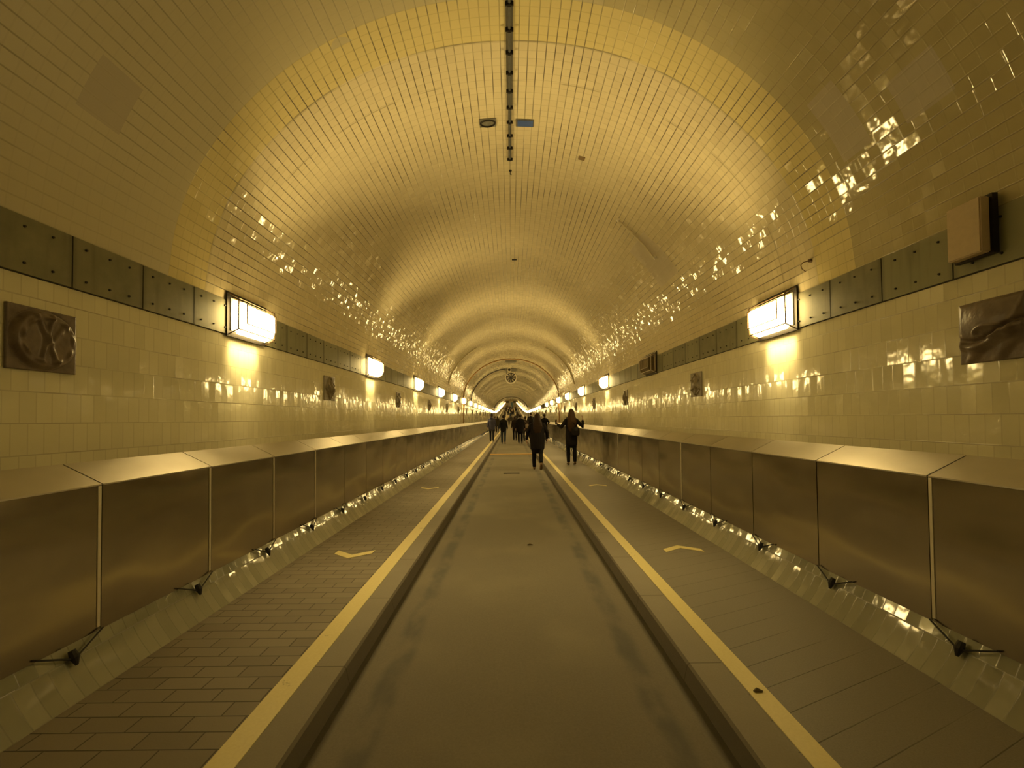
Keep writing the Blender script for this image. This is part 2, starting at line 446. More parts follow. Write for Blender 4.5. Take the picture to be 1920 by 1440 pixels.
bm = bmesh.new(); box(bm, -.35, .05, -.06, .06, .3, .8); obj('signal_box', bm, M['dark'], t)
t = thing('banner', 'tall blue-grey banner standing in the far opening', 'banner', (.35, YEND - 1.5, rise(YEND - 1.5) + ROAD + .02))
bm = bmesh.new(); box(bm, -.45, .45, -.02, .02, .1, 2.6); obj('cloth', bm, simple('banner_cloth', (.10, .16, .19), .8), t)
bm = bmesh.new(); box(bm, -.4, .4, -.2, .2, 0, .1); obj('foot', bm, M['dark'], t)
t = thing('pillar', 'pale square pillar in the middle of the far opening', 'pillar', (-.45, YEND + 1, zr - .1))
bm = bmesh.new(); box(bm, -.25, .25, -.25, .25, 0, 2.9); obj('shaft', bm, M['white_trim'], t)
bm = bmesh.new(); box(bm, -.32, .32, -.32, .32, 0, .15); obj('base', bm, M['dark'], t)

# ------------------------------------------------------------ copies
def children(o): return [c for c in bpy.data.objects if c.parent == o]
KIDS = {}
def copy_tree(o, parent=None):
    c = o.copy(); C.objects.link(c)
    if parent is not None: c.parent = parent
    if o.name not in KIDS: KIDS[o.name] = children(o)
    for ch in KIDS[o.name]: copy_tree(ch, c)
    return c
def place(o, x, y, z, sd=1):
    """stand o at (x, y) with z above the local walkway; sd=-1 turns it to the left wall"""
    o.location = (x, y, z + rise(y))
    o.rotation_euler = (math.atan(slope(y)), 0, 0)
ORD = ['nearest', 'second', 'third', 'fourth', 'fifth', 'sixth', 'seventh', 'eighth', 'ninth', 'tenth', 'eleventh', 'twelfth', 'thirteenth', 'fourteenth']

# ------------------------------------------------------------ steel plates of the band
def make_plate(sd, bolts):
    root = bpy.data.objects.new('steel_plate', None); C.objects.link(root)
    bm = bmesh.new()
    box(bm, min(0, -sd * .012), max(0, -sd * .012), -.251, .251, 0, BAND1 - BAND0)
    obj('plate', bm, M['plate'], root)
    spots = [(y, z) for z in (.055, .25) for y in (-.17, -.01, .14)]
    if bolts:
        for y, z in spots:
            bm = bmesh.new(); tube(bm, [(-sd * .010, y, z), (-sd * .020, y, z)], [.008, .006], 8); obj('bolt', bm, M['dark'], root)
    return root
PITCH = .5105
# dark backing seen in the joints between plates
for sd, k in ((-1, 1), (1, 2)):
    bm = sweep([(sd * W, BAND0 - .006), (sd * (W - .004), BAND0 - .006), (sd * (W - .004), BAND1 + .004), (sd * W, BAND1 + .004)], closed=True)
    struct(obj('trim_%d' % k, bm, M['joint_dark']))
NP = 140
for sd, side in ((-1, 'left'), (1, 'right')):
    fine = make_plate(sd, True); plain = make_plate(sd, False)
    # plate joints: dx 836 px -> y 2.643
    y = 850 * 2.6 / 836 - PITCH / 2 - PITCH
    fu = pu = False
    for i in range(NP):
        if i < 12:
            o = fine if not fu else copy_tree(fine); fu = True
            lab = '%s green-grey riveted steel plate in the band along the %s wall' % (ORD[i] if i else 'nearest', side)
            grp = 'riveted plates along the %s wall' % side
        else:
            o = plain if not pu else copy_tree(plain); pu = True
            lab = 'distant green-grey steel plate in the band along the %s wall' % side; grp = 'distant riveted plates along the %s wall' % side
        tag(o, lab, 'plate', grp)
        place(o, sd * (W - .002), y, BAND0); y += PITCH
    # the rest, too far to tell apart
    bm = bmesh.new()
    while y < YEND - .3:
        dz = rise(y); x0, x1 = sorted((sd * (W - .002), sd * (W - .014)))
        box(bm, x0, x1, y - .251, y + .251, BAND0 + dz, BAND1 + dz); y += PITCH
    o = obj('steel_plate', bm, M['plate']); tag(o, 'farthest steel plates in the band along the %s wall' % side, 'plate'); o['kind'] = 'stuff'

# ------------------------------------------------------------ sheet metal covers
PP = .95
def make_cover(sd, strip):
    root = bpy.data.objects.new('cover_panel', None); C.objects.link(root)
    h = PP / 2 - .005
    def yq(pts): return [[(sd * x, -h, z) for x, z in pts], [(sd * x, h, z) for x, z in pts]]
    bm = bmesh.new(); a, b = yq([(XP, PB), (XP, PT), (XP + .012, PT - .004), (XP + .012, PB)]); hexa(bm, a, b)
    obj('front_sheet', bm, M['sheet'], root)
    bm = bmesh.new(); a, b = yq([(XP - .004, PT - .002), (XP - .004, PT + .006), (W - .002, EYE - .236), (W - .002, EYE - .246)]); hexa(bm, a, b)
    obj('top_sheet', bm, M['sheet_top'], root)
    if strip:
        bm = bmesh.new(); x0, x1 = sorted((sd * XP, sd * (XP - .004)))
        box(bm, x0, x1, h - .020, h, PB + .02, PT - .005); obj('joint_strip', bm, M['strip'], root)
    return root
for sd, side in ((-1, 'left'), (1, 'right')):
    P0 = make_cover(sd, True); P1 = make_cover(sd, False); used = [False, False]
    y = 2.61 - PP / 2 - PP
    n = 0
    while y < 142:
        strip = n in ((0, 1, 2, 3, 4) if sd < 0 else (0, 1, 5, 9))
        src = 0 if strip else 1
        proto = P0 if strip else P1
        o = copy_tree(proto) if used[src] else proto; used[src] = True
        if n < 12: tag(o, '%s brushed steel cover panel along the foot of the %s wall' % (ORD[n], side), 'wall panel', 'steel cover panels along the %s wall' % side)
        else: tag(o, 'distant brushed steel cover panel along the foot of the %s wall' % side, 'wall panel', 'distant steel cover panels along the %s wall' % side)
        place(o, 0, y, 0); y += PP; n += 1
    bm = bmesh.new(); h = PP / 2 - .005
    while y < YEND - .5:
        dz = rise(y)
        for pts in ([(XP, PB), (XP, PT), (XP + .012, PT - .004), (XP + .012, PB)], [(XP - .004, PT - .002), (XP - .004, PT + .006), (W - .002, EYE - .236), (W - .002, EYE - .246)]):
            hexa(bm, [(sd * x, y - h, z + dz) for x, z in pts], [(sd * x, y + h, z + dz) for x, z in pts])
        y += PP
    o = obj('cover_panel', bm, M['sheet']); tag(o, 'farthest steel cover panels along the foot of the %s wall' % side, 'wall panel'); o['kind'] = 'stuff'
    # hangers under the panel joints
    root = bpy.data.objects.new('cable_hanger', None); C.objects.link(root)
    bm = bmesh.new()
    tube(bm, [(sd * 2.310, -.20, .150), (sd * 2.322, -.20, .19), (sd * 2.34, -.20, .225)], [.007, .022, .016], 8)
    obj('clamp', bm, M['gasket'], root)
    for yy in (.0, -.36):
        bm = bmesh.new(); tube(bm, [(sd * 2.322, -.20, .18), (sd * 2.355, yy, PB + .01)], .005, 6); obj('rod', bm, M['gasket'], root)
    y = 2.61 - PP; n = 0
    while y < 60:
        o = root if n == 0 else copy_tree(root)
        if n < 10: tag(o, '%s small black hanger under the %s steel panels' % (ORD[n], side), 'bracket', 'black hangers under the %s panels' % side)
        else: tag(o, 'distant small black hanger under the %s steel panels' % side, 'bracket', 'distant black hangers under the %s panels' % side)
        place(o, 0, y, 0); y += PP; n += 1

# ------------------------------------------------------------ wall lamps
def make_lamp(sd, lit):
    root = bpy.data.objects.new('wall_lamp', None); C.objects.link(root)
    Ln = .62; xb, xm, xf = -.012, -.109, -.158
    def quad(x, y0, y1, z0, z1): return [(sd * x, y0, z0), (sd * x, y1, z0), (sd * x, y1, z1), (sd * x, y0, z1)]
    A = quad(xb, 0, Ln, 0, .38); B = quad(xm, .0, Ln - .0, .05, .33); D = quad(xf, .045, Ln - .06, .105, .28)
    bm = bmesh.new(); x0, x1 = sorted((0, sd * xb)); box(bm, x0, x1, -.015, Ln + .015, -.012, .392); obj('back_plate', bm, M['dark'], root)
    bm = bmesh.new(); hexa(bm, quad(-.013, .03, Ln - .03, .04, .34), quad(-.02, .03, Ln - .03, .04, .34)); obj('reflector', bm, M['reflector'], root)
    bm = bmesh.new()
    for q0, q1 in ((A, B), (B, D)):
        va = [bm.verts.new(p) for p in q0]; vb = [bm.verts.new(p) for p in q1]
        for i in range(4):
            j = (i + 1) % 4; bm.faces.new((va[i], va[j], vb[j], vb[i]))
    bm.faces.new([bm.verts.new(p) for p in D])
    bmesh.ops.remove_doubles(bm, verts=bm.verts, dist=1e-5)
    bmesh.ops.recalc_face_normals(bm, faces=bm.faces)
    obj('glass_housing', bm, M['pane'], root)
    bm = bmesh.new()
    hexa(bm, quad(-.024, .10, Ln - .03, .024, .30), quad(-.104, .085, Ln - .03, .056, .30))
    hexa(bm, quad(-.1045, .085, Ln - .03, .060, .30), quad(-.152, .060, Ln - .075, .110, .262))
    obj('diffuser', bm, M['lit'] if lit else M['unlit'], root)
    if lit:
        for pw, d, lc, sy, sp in ((BEAMS[0], (-sd, 0, 1), (sd * -.175, Ln / 2, .27), .10, 95), (BEAMS[1], (-sd, 0, -1), (sd * -.175, Ln / 2, .11), .10, 100), (BEAMS[2], (sd * .32, 0, -1), (sd * -.055, Ln / 2 - .03, .012), .05, 50)):
            ld = bpy.data.lights.new('lamp_beam', 'AREA'); ld.shape = 'RECTANGLE'; ld.size = .45; ld.size_y = sy
            ld.energy = pw; ld.color = LAMP_COL[:3]; ld.spread = R(sp)
            lo = bpy.data.objects.new('lamp_beam', ld); C.objects.link(lo); lo.parent = root
            d = Vector(d).normalized(); ax = Vector((0, 1, 0)); zz = -d; yy = zz.cross(ax)
            lo.matrix_local = Matrix.Translation(lc) @ Matrix((ax, yy, zz)).transposed().to_4x4()
    bm = bmesh.new(); hexa(bm, quad(-.014, .06, Ln - .02, .340, .350), quad(-.106, .06, Ln - .02, .304, .312)); obj('added_shade_cap', bm, M['reflector'], root)  # opaque cap added inside the housing to hold back the upward glow
    fr = M['bronze'] if lit else M['white_trim']
    bm = bmesh.new(); r = .0055
    for q in (B, D):
        for i in range(4): tube(bm, [q[i], q[(i + 1) % 4]], r if q is B else .0045, 6)
    for i in range(4): tube(bm, [A[i], B[i]], r, 6)
    obj('frame', bm, fr, root)
    if not lit:
        bm = bmesh.new()
        for i in range(1, 7): tube(bm, [(sd * -.160, .045 + i * .072, .10), (sd * -.160, .045 + i * .072, .285)], .003, 6)
        obj('grille', bm, M['bronze'], root)
    return root
LP = 3.955
for sd, side in ((-1, 'left'), (1, 'right')):
    lit = make_lamp(sd, True); dark = make_lamp(sd, False); lu = du = False
    offk = (-1, 1, 8, 27) if sd > 0 else (-1, 24)
    kl = 0; kd = 0
    for k in range(-2, 51):
        y = 4.09 + LP * k
        if k in offk:
            o = dark if not du else copy_tree(dark); du = True
            tag(o, 'unlit bronze wall lamp with pale trim %s on the %s wall' % (('beside the viewer' if k < 0 else 'past the first lit lamp' if k == 1 else 'among the small far lamps' if k == 8 else 'in the far glowing row'), side), 'lamp', 'unlit wall lamps')
        else:
            o = lit if not lu else copy_tree(lit); lu = True
            if k < 0: lb = 'glowing box wall lamp beside or behind the viewer on the %s wall' % side
            elif kl < 12: lb = '%s glowing glass box wall lamp in view on the %s wall' % (ORD[kl], side); kl += 1
            else: lb = 'tiny distant glowing wall lamp in the row on the %s wall' % side
            tag(o, lb, 'lamp', 'glowing wall lamps on the %s wall' % side)
        place(o, sd * (W - .014), y, EYE + .79)

# ------------------------------------------------------------ relief plaques
def base_plate(bm, sd, s=.34, w=.37):
    # slightly wavy slab
    n = 8
    for i in range(n):
        for j in range(n):
            y0, y1 = -w / 2 + w * i / n, -w / 2 + w * (i + 1) / n
            z0, z1 = s * j / n, s * (j + 1) / n
    x0, x1 = sorted((0, -sd * .016)); box(bm, x0, x1, -w / 2, w / 2, 0, s)
def relief_mesh(sd, height, n=56, s=.34, w=.37):
    """slab whose face is a height field h(a, b), a across, b up, both -1..1"""
    bm = bmesh.new(); g = []
    for j in range(n + 1):
        row = []
        for i in range(n + 1):
            a = -1 + 2 * i / n; b = -1 + 2 * j / n
            e = min(1, 6 * min(1 - abs(a), 1 - abs(b)) + .35)
            row.append(bm.verts.new((-sd * (.012 + e * height(a, b)), a * w / 2, s / 2 + b * s / 2)))
        g.append(row)
    for j in range(n):
        for i in range(n): bm.faces.new((g[j][i], g[j][i + 1], g[j + 1][i + 1], g[j + 1][i]))
    # skirt to the wall
    rim = [g[0][i] for i in range(n + 1)] + [g[j][n] for j in range(1, n + 1)] + [g[n][i] for i in range(n - 1, -1, -1)] + [g[j][0] for j in range(n - 1, 0, -1)]
    back = [bm.verts.new((0, v.co.y, v.co.z)) for v in rim]
    for i in range(len(rim)):
        j = (i + 1) % len(rim); bm.faces.new((rim[i], rim[j], back[j], back[i]))
    bmesh.ops.recalc_face_normals(bm, faces=bm.faces)
    return bm
def bell(d, w): return math.exp(-(d / w) ** 2)
def seg_d(a, b, p, q):
    px, py = q[0] - p[0], q[1] - p[1]; t = max(0, min(1, ((a - p[0]) * px + (b - p[1]) * py) / (px * px + py * py)))
    return math.hypot(a - p[0] - t * px, b - p[1] - t * py)
def h_compass(a, b):
    r = math.hypot(a, b); h = .03 * (1 if r < .93 else max(0, 1 - (r - .93) / .04))
    h -= .022 * bell(r - .93, .04)
    h += .016 * bell(seg_d(a, b, (-.35, .75), (.25, -.75)), .07) + .016 * bell(seg_d(a, b, (.1, .8), (-.2, -.6)), .06)
    h += .012 * bell(seg_d(a, b, (.5, .6), (.05, -.1)), .07)
    h += .008 * bell(r - .72, .05) * (1 + math.sin(9 * math.atan2(b, a)))
    return h
def h_fish(a, b):
    s = b + .25 * math.sin(2.2 * a + .5)
    h = .05 * bell(math.hypot(a * .8 + .05, b - .35), .75)
    h += .022 * bell(s + .25, .12) - .028 * bell(s + .05, .05)
    h += .02 * bell(math.hypot(a - .0, (b + .05) * 2.2) - .38, .07)
    h += .012 * bell(seg_d(a, b, (-.9, .8), (-.5, -.2)), .1) + .01 * math.sin(8 * a + 4 * b) * bell(b + .7, .3)
    return max(h, 0)
def h_shell(a, b):
    h = .055 * bell(math.hypot(a - .15, b + .02), .42) + .02 * bell(abs(a) + abs(b) * .8 - .75, .08)
    h += .008 * math.sin(14 * math.atan2(b + .6, a)) * bell(math.hypot(a, b), .8) + .012 * bell(math.hypot(a - .1, b - .55), .12)
    return max(h, 0)
def h_crab(a, b):
    h = .045 * bell(math.hypot(a * 1.1 + .1, b + .05), .4)
    for k in range(6):
        an = .5 + k * 1.05; h = max(h, .020 * bell(seg_d(a, b, (-.1, -.05), (.85 * math.cos(an), .85 * math.sin(an))), .08))
    return h + .01 * bell(math.hypot(a, b) - .8, .07)
pl = {}
descs_l = ['dark brown round-medallion relief plaque with crossed tools, nearest on the left wall',
           'small bulging glazed relief plaque between first and second lamps on the left wall']
descs_r = ['dark brown wavy fish-like relief plaque, nearest on the right wall',
           'small glazed relief plaque under the unlit lamp side of the right wall']
for sd, side in ((-1, 'left'), (1, 'right')):
    base_y = 2.485 if sd < 0 else 2.43
    protos = []
    for idx, (h, m) in enumerate(((h_compass if sd < 0 else h_fish, M['relief_b']), (h_shell if sd < 0 else h_crab, M['relief']), (h_crab if sd < 0 else h_shell, M['relief']))):
        protos.append([h, m, None])
    for k in range(0, 34):
        i = 0 if k == 0 else 1 + (k + 1) % 2
        h, m, o = protos[i]
        if o is None:
            o = obj('relief_plaque', relief_mesh(sd, h), m, smooth=True); protos[i][2] = o
            if k == 0 and sd < 0:
                for p, q in (((-.02, .055 - .0, 0), 0),): pass
        else: o = copy_tree(o)
        if k < 2: lab = (descs_l if sd < 0 else descs_r)[k]
        elif k < 8: lab = '%s dark square relief plaque from the viewer on the %s wall' % (ORD[k], side)
        else: lab = 'distant dark relief plaque on the %s wall' % side
        tag(o, lab, 'plaque', 'relief plaques on the %s wall' % side)
        y = base_y + 3.94 * k
        place(o, sd * (W - .002), y, EYE + .285)

# ------------------------------------------------------------ crown conduit and ceiling fittings
YC1 = 5.56
t = thing('ceiling_conduit', 'dark conduit clipped along the crown of the vault overhead', 'cable', (0, 0, CROWN))
bm = bmesh.new(); tube(bm, [(0, YNEAR, -.028), (0, YC1, -.028)], .011, 8); obj('conduit', bm, M['cable'], t)
bm = bmesh.new(); box(bm, -.03, .03, YNEAR, YC1 - .9, -.012, -.001); obj('rail', bm, M['grey_plate'], t)
bm = bmesh.new(); box(bm, -.018, .018, YC1 - .9, YC1, -.010, -.001); obj('rail', bm, M['grey_plate'], t)
y = YC1 - .02
while y > 1.5:
    bm = bmesh.new(); box(bm, -.033, .033, y - .006, y + .006, -.042, -.012); box(bm, -.016, .016, y - .012, y + .012, -.044, -.012)
    obj('clip', bm, M['dark'], t); y -= .234
t = thing('ceiling_hook', 'tiny dark hook hanging from the crown past the conduit end', 'hook', (.004, 5.84, CROWN))
bm = bmesh.new(); tube(bm, [(0, 0, .0), (0, 0, -.05), (.01, 0, -.06), (.012, .01, -.05)], .005, 6); obj('hook', bm, M['dark'], t)
bm = bmesh.new(); tube(bm, [(0, 0, -.0), (0, 0, -.008)], .02, 10); obj('rose', bm, M['dark'], t)

def on_arch(x):
    """z of the vault above lateral x and its slope angle"""
    best = min(range(NA), key=lambda i: abs((arc[i][0] + arc[i + 1][0]) / 2 - x))
    (x0, z0), (x1, z1) = arc[best], arc[best + 1]
    return z0 + (z1 - z0) * (x - x0) / (x1 - x0), math.atan2(z1 - z0, x1 - x0)
def ceil_thing(name, label, cat, x, y):
    z, a = on_arch(x)
    return thing(name, label, cat, (x, y, z + rise(y)), (0, -a, 0))
t = ceil_thing('ceiling_medallion', 'grey square ceiling plate with an oval ring left of the conduit', 'plate', -.24, 4.86)
bm = bmesh.new(); box(bm, -.09, .09, -.065, .065, -.012, .01); obj('plate', bm, M['grey_plate'], t)
bm = bmesh.new(); pts = [(.078 * math.cos(i * math.pi / 16), .054 * math.sin(i * math.pi / 16), -.014) for i in range(33)]; tube(bm, pts, .010, 6, False); obj('ring', bm, M['dark'], t)
bm = bmesh.new(); tube(bm, [(0, 0, -.008), (0, 0, -.026)], [.03, .012], 10); obj('boss', bm, M['grey_plate'], t)
t = ceil_thing('ceiling_plate', 'blue rectangular ceiling plate right of the conduit', 'plate', .165, 4.88)
bm = bmesh.new(); box(bm, -.098, .098, -.062, .062, -.008, .01); obj('frame', bm, M['grey_plate'], t)
bm = bmesh.new(); box(bm, -.08, .088, -.048, .048, -.014, -.008); obj('panel', bm, M['blue'], t)
t = ceil_thing('ceiling_marker', 'small brown rectangular marker on the vault right of the blue plate', 'plate', .86, 5.37)
bm = bmesh.new(); box(bm, -.04, .04, -.035, .035, -.006, .008); obj('marker', bm, simple('marker_brown', (.22, .15, .07), .6), t)
t = ceil_thing('ceiling_marker', 'tiny dark mark on the crown of the vault in mid distance', 'plate', .08, 9.15)
bm = bmesh.new(); box(bm, -.05, .05, -.03, .03, -.01, .008); obj('marker', bm, M['dark'], t)

# beige box on the right wall
t = thing('junction_box', 'beige metal junction box on the right band nearest the viewer', 'box', (W - .026, 2.39, EYE + .86 + .003))
bm = bmesh.new(); box(bm, -.030, 0, -.012, .20, -.008, .312); obj('back_plate', bm, M['dark'], t)
bm = bmesh.new(); box(bm, -.085, -.030, 0, .188, 0, .30)
bmesh.ops.bevel(bm, geom=bm.edges[:], offset=.006, segments=2, affect='EDGES'); obj('cover', bm, M['box_beige'], t)
t = thing('wall_hook', 'small bent hook above the band on the right vault', 'hook', (2.50, 3.86, EYE + 1.27))
bm = bmesh.new(); tube(bm, [(.06, 0, .06), (.0, 0, .045), (-.02, 0, .02), (-.012, 0, -.01), (.02, 0, -.035)], .004, 6); obj('hook', bm, M['bronze'], t)
bm = bmesh.new(); tube(bm, [(.075, 0, .06), (.05, 0, .06)], .016, 8); obj('rose', bm, M['bronze'], t)
# handle-like rod on the plaster patch
a0 = math.radians(52); 
t = thing('wall_bracket', 'pale bracket rod on the smooth plaster patch of the right vault', 'bracket', (0, 6.4, 0))
def av(a, ins): x, z = arch(a, ins); return (x, z)
bm = bmesh.new(); p0 = av(R(48), .03); p1 = av(R(30), .03); tube(bm, [(p0[0], -.05, p0[1])] + [(av(R(48 - i * 4.5), .03)[0], -.05 + i * .04, av(R(48 - i * 4.5), .03)[1]) for i in range(1, 5)], .013, 6)
obj('rod', bm, M['pipe_pale'], t)
for a, y in ((48, -.05), (30, .11)):
    bm = bmesh.new(); p = av(R(a), .0); q = av(R(a), .04); tube(bm, [(p[0], y, p[1]), (q[0], y, q[1])], .02, 8); obj('foot', bm, M['white_trim'], t)

# ------------------------------------------------------------ ring pipes round the vault
def ring_pts(y, a0, a1, inset, n=48, legs=(False, False), zleg=EYE - .23):
    dz = rise(y); P = []
    A = [R(a0 + (a1 - a0) * i / n) for i in range(n + 1)]
    if legs[0]: P.append((W - inset, y, zleg + dz))
    for a in A: x, z = arch(a, inset); P.append((x, y, z + dz))
    if legs[1]: P.append((-W + inset, y, zleg + dz))
    return P
bm = bmesh.new(); tube(bm, ring_pts(24.3, 0, 180, .035, legs=(True, True)), .03, 8)
tag(obj('ring_pipe', bm, M['pipe_brown'], smooth=True), 'brown pipe arching round the whole vault and down both walls', 'pipe')
bm = bmesh.new(); tube(bm, ring_pts(67, 0, 180, .075, legs=(True, True)), .05, 8)
tag(obj('ring_pipe', bm, M['pipe_dark'], smooth=True), 'dark arch ring round the vault where the road starts rising', 'pipe')
bm = bmesh.new(); tube(bm, ring_pts(18.3, 6, 52, .02), .022, 8)
tag(obj('wall_pipe', bm, M['pipe_pale'], smooth=True), 'pale curved pipe on the right side of the vault', 'pipe')
bm = bmesh.new(); tube(bm, ring_pts(18.3, 128, 172, .02), .022, 8)
tag(obj('wall_pipe', bm, M['pipe_pale'], smooth=True), 'pale curved pipe on the left side of the vault', 'pipe')
bm = bmesh.new(); tube(bm, ring_pts(28.97, 100, 180, .03), .028, 8)
tag(obj('fan_cable', bm, M['pipe_dark'], smooth=True), 'dark cable curving from the fan down the left vault', 'cable')

# ------------------------------------------------------------ ventilation fan
YF = 29.0
t = thing('ventilation_fan', 'round ventilation fan with dark blades hung under the vault crown', 'fan', (0, YF, EYE + 2.63))
def ringm(bm, r0, r1, y0, y1, n=32):
    V = [[bm.verts.new((r * math.cos(2 * math.pi * i / n), y, r * math.sin(2 * math.pi * i / n))) for i in range(n)] for r, y in ((r0, y0), (r1, y0), (r1, y1), (r0, y1))]
    for k in range(4):
        a, b = V[k], V[(k + 1) % 4]
        for i in range(n): j = (i + 1) % n; bm.faces.new((a[i], a[j], b[j], b[i]))
bm = bmesh.new(); ringm(bm, .31, .355, 0, .9); obj('housing', bm, M['fan_ring'], t, True)
bm = bmesh.new(); ringm(bm, .285, .318, -.005, .10); obj('inner_rim', bm, M['dark'], t, True)
bm = bmesh.new(); tube(bm, [(0, -.02, 0), (0, .03, 0), (0, .12, 0)], [.03, .085, .085], 16); obj('hub', bm, M['dark'], t, True)
for k in range(9):
    a = 2 * math.pi * k / 9 + .1; bm = bmesh.new(); c_, s_ = math.cos(a), math.sin(a)
    def pt(r, wd, y): return (r * c_ - wd * s_, y, r * s_ + wd * c_)
    hexa(bm, [pt(.07, -.022, .04), pt(.07, .022, .075), pt(.07, .022, .085), pt(.07, -.022, .05)], [pt(.305, -.036, .03), pt(.305, .036, .085), pt(.305, .036, .095), pt(.305, -.036, .04)])
    obj('blade', bm, M['dark'], t)
bm = bmesh.new(); box(bm, -.40, .42, .05, .60, .45, .56)
for s in (-.30, .30): box(bm, s - .02, s + .02, .2, .3, .2, .5)
obj('mount', bm, M['grey_plate'], t)
bm = bmesh.new(); ringm(bm, .09, .125, -.06, .04, 20); o = obj('speaker_ring', bm, M['pipe_pale'], t, True); o.location = (-.10, 0, .50)
bm = bmesh.new(); tube(bm, [(0, -.04, 0), (0, .05, 0)], .09, 16); o = obj('speaker_cone', bm, M['dark'], t, True); o.location = (-.10, 0, .50)
t = thing('ceiling_box', 'flat dark box fixed to the crown just beyond the brown ring pipe', 'box', (0, 25.2, CROWN))
bm = bmesh.new(); box(bm, -.30, .30, -.2, .3, -.10, -.01); obj('case', bm, M['grey_plate'], t)
bm = bmesh.new(); box(bm, -.32, .32, -.22, .32, -.012, .0); obj('flange', bm, M['dark'], t)

# ------------------------------------------------------------ road details
def chevron(x, y, vertex_sign, half, dep, th):
    bm = bmesh.new(); z0, z1 = .0, .004
    P = [(-half, -vertex_sign * dep), (0, 0), (half, -vertex_sign * dep), (half, -vertex_sign * dep - vertex_sign * th), (0, -vertex_sign * th), (-half, -vertex_sign * dep - vertex_sign * th)]
    a = [bm.verts.new((px, py, z0)) for px, py in P]; b = [bm.verts.new((px, py, z1)) for px, py in P]
    for q in ((0, 1, 4, 5), (1, 2, 3, 4)):
        bm.faces.new([b[i] for i in q]); bm.faces.new([a[i] for i in q][::-1])
    for i in range(6): j = (i + 1) % 6; bm.faces.new((a[i], a[j], b[j], b[i]))
    bmesh.ops.recalc_face_normals(bm, faces=bm.faces)
    o = obj('painted_arrow', bm, M['paint']); o.location = (x, y, 0.0005); return o
tag(chevron(-1.71, 4.69, -1, .20, .16, .12), 'yellow chevron on the left walkway pointing towards the viewer, nearer one', 'road marking', 'yellow walkway arrows')
tag(chevron(1.80, 5.04, 1, .20, .14, .10), 'yellow chevron on the right walkway pointing away, nearer one', 'road marking', 'yellow walkway arrows')
tag(chevron(-1.72, 9.25, -1, .18, .15, .12), 'yellow chevron on the left walkway, farther one', 'road marking', 'yellow walkway arrows')
tag(chevron(1.78, 9.7, 1, .18, .15, .10), 'yellow chevron on the right walkway, farther one', 'road marking', 'yellow walkway arrows')
bm = bmesh.new(); box(bm, -.22, .22, -.09, .09, 0, .012)
for i in range(7): box(bm, -.19 + i * .06, -.16 + i * .06, -.06, .06, .012, .016)
o = obj('drain_cover', bm, M['cast_iron']); o.location = (-.02, 12.5, ROAD + .014); tag(o, 'dark drain cover in the middle of the road', 'drain')
bm = bmesh.new(); box(bm, -.93, .93, -.14, .14, 0, .022)
o = obj('road_strip', bm, M['orange_paint']); o.location = (0, 19.3, ROAD + .0); tag(o, 'orange strip crossing the road before the walkers', 'road strip')
bm = bmesh.new(); tube(bm, [(0, 0, 0), (.03, .008, .006), (.065, .0, .002)], [.004, .011, .003], 6)
o = obj('leaf', bm, simple('dry_leaf', (.12, .09, .04), .8)); o.location = (.16, 5.42, ROAD + .02); tag(o, 'small dark dry leaf lying on the road', 'leaf')
bm = bmesh.new(); tube(bm, [(0, 0, .003), (.02, .006, .006), (.045, .0, .003)], [.006, .012, .005], 6)
o = obj('cigarette_butt', bm, simple('butt', (.13, .1, .05), .8)); o.location = (1.215, 2.36, .005); tag(o, 'small dark stub lying on the right yellow line', 'litter')

# ------------------------------------------------------------ people
def loft(bm, secs, seg=12, ref=(0, 1, 0)):
    """closed lofted limb: secs = [(x, y, z, a, b)], a = half width sideways, b = half depth"""
    P = [Vector(s[:3]) for s in secs]; rings = []
    def ring(c, t, a, b):
        rf = Vector(ref)
        if abs(t.dot(rf)) > .95: rf = Vector((0, 0, 1))
        sx = t.cross(rf).normalized(); sy = sx.cross(t).normalized()
        return [bm.verts.new(c + sx * a * math.cos(2 * math.pi * k / seg) + sy * b * math.sin(2 * math.pi * k / seg)) for k in range(seg)]
    n = len(P)
    for i in range(n):
        t = (P[min(i + 1, n - 1)] - P[max(i - 1, 0)]).normalized(); a, b = secs[i][3], secs[i][4]
        if i == 0:
            m = min(a, b)
            rings.append(ring(P[0] - t * m * .75, t, a * .4, b * .4)); rings.append(ring(P[0] - t * m * .4, t, a * .8, b * .8))
        rings.append(ring(P[i], t, a, b))
        if i == n - 1:
            m = min(a, b)
            rings.append(ring(P[i] + t * m * .4, t, a * .8, b * .8)); rings.append(ring(P[i] + t * m * .75, t, a * .4, b * .4))
    for p, q in zip(rings, rings[1:]):
        for k in range(seg): j = (k + 1) % seg; bm.faces.new((p[k], p[j], q[j], q[k]))
    bm.faces.new(rings[0][::-1]); bm.faces.new(rings[-1])
def fuse(name, bm, mat, parent, voxel, smooth=2):
    bmesh.ops.recalc_face_normals(bm, faces=bm.faces)
    me = bpy.data.meshes.new(name + '_src'); bm.to_mesh(me); bm.free()
    o = bpy.data.objects.new(name + '_src', me); C.objects.link(o)
    r = o.modifiers.new('r', 'REMESH'); r.mode = 'VOXEL'; r.voxel_size = voxel; r.use_smooth_shade = True
    if smooth: s = o.modifiers.new('s', 'SMOOTH'); s.iterations = smooth; s.factor = .5
    dg = bpy.context.evaluated_depsgraph_get(); dg.update()
    m2 = bpy.data.meshes.new_from_object(o.evaluated_get(dg)); m2.name = name
    bpy.data.objects.remove(o); bpy.data.meshes.remove(me)
    m2.materials.clear(); m2.materials.append(mat)
    for p in m2.polygons: p.use_smooth = True
    return obj(name, m2, mat, parent)
SKIN = simple('skin', (.42, .26, .17), .5, 0, 60, .08)
FAB = {}
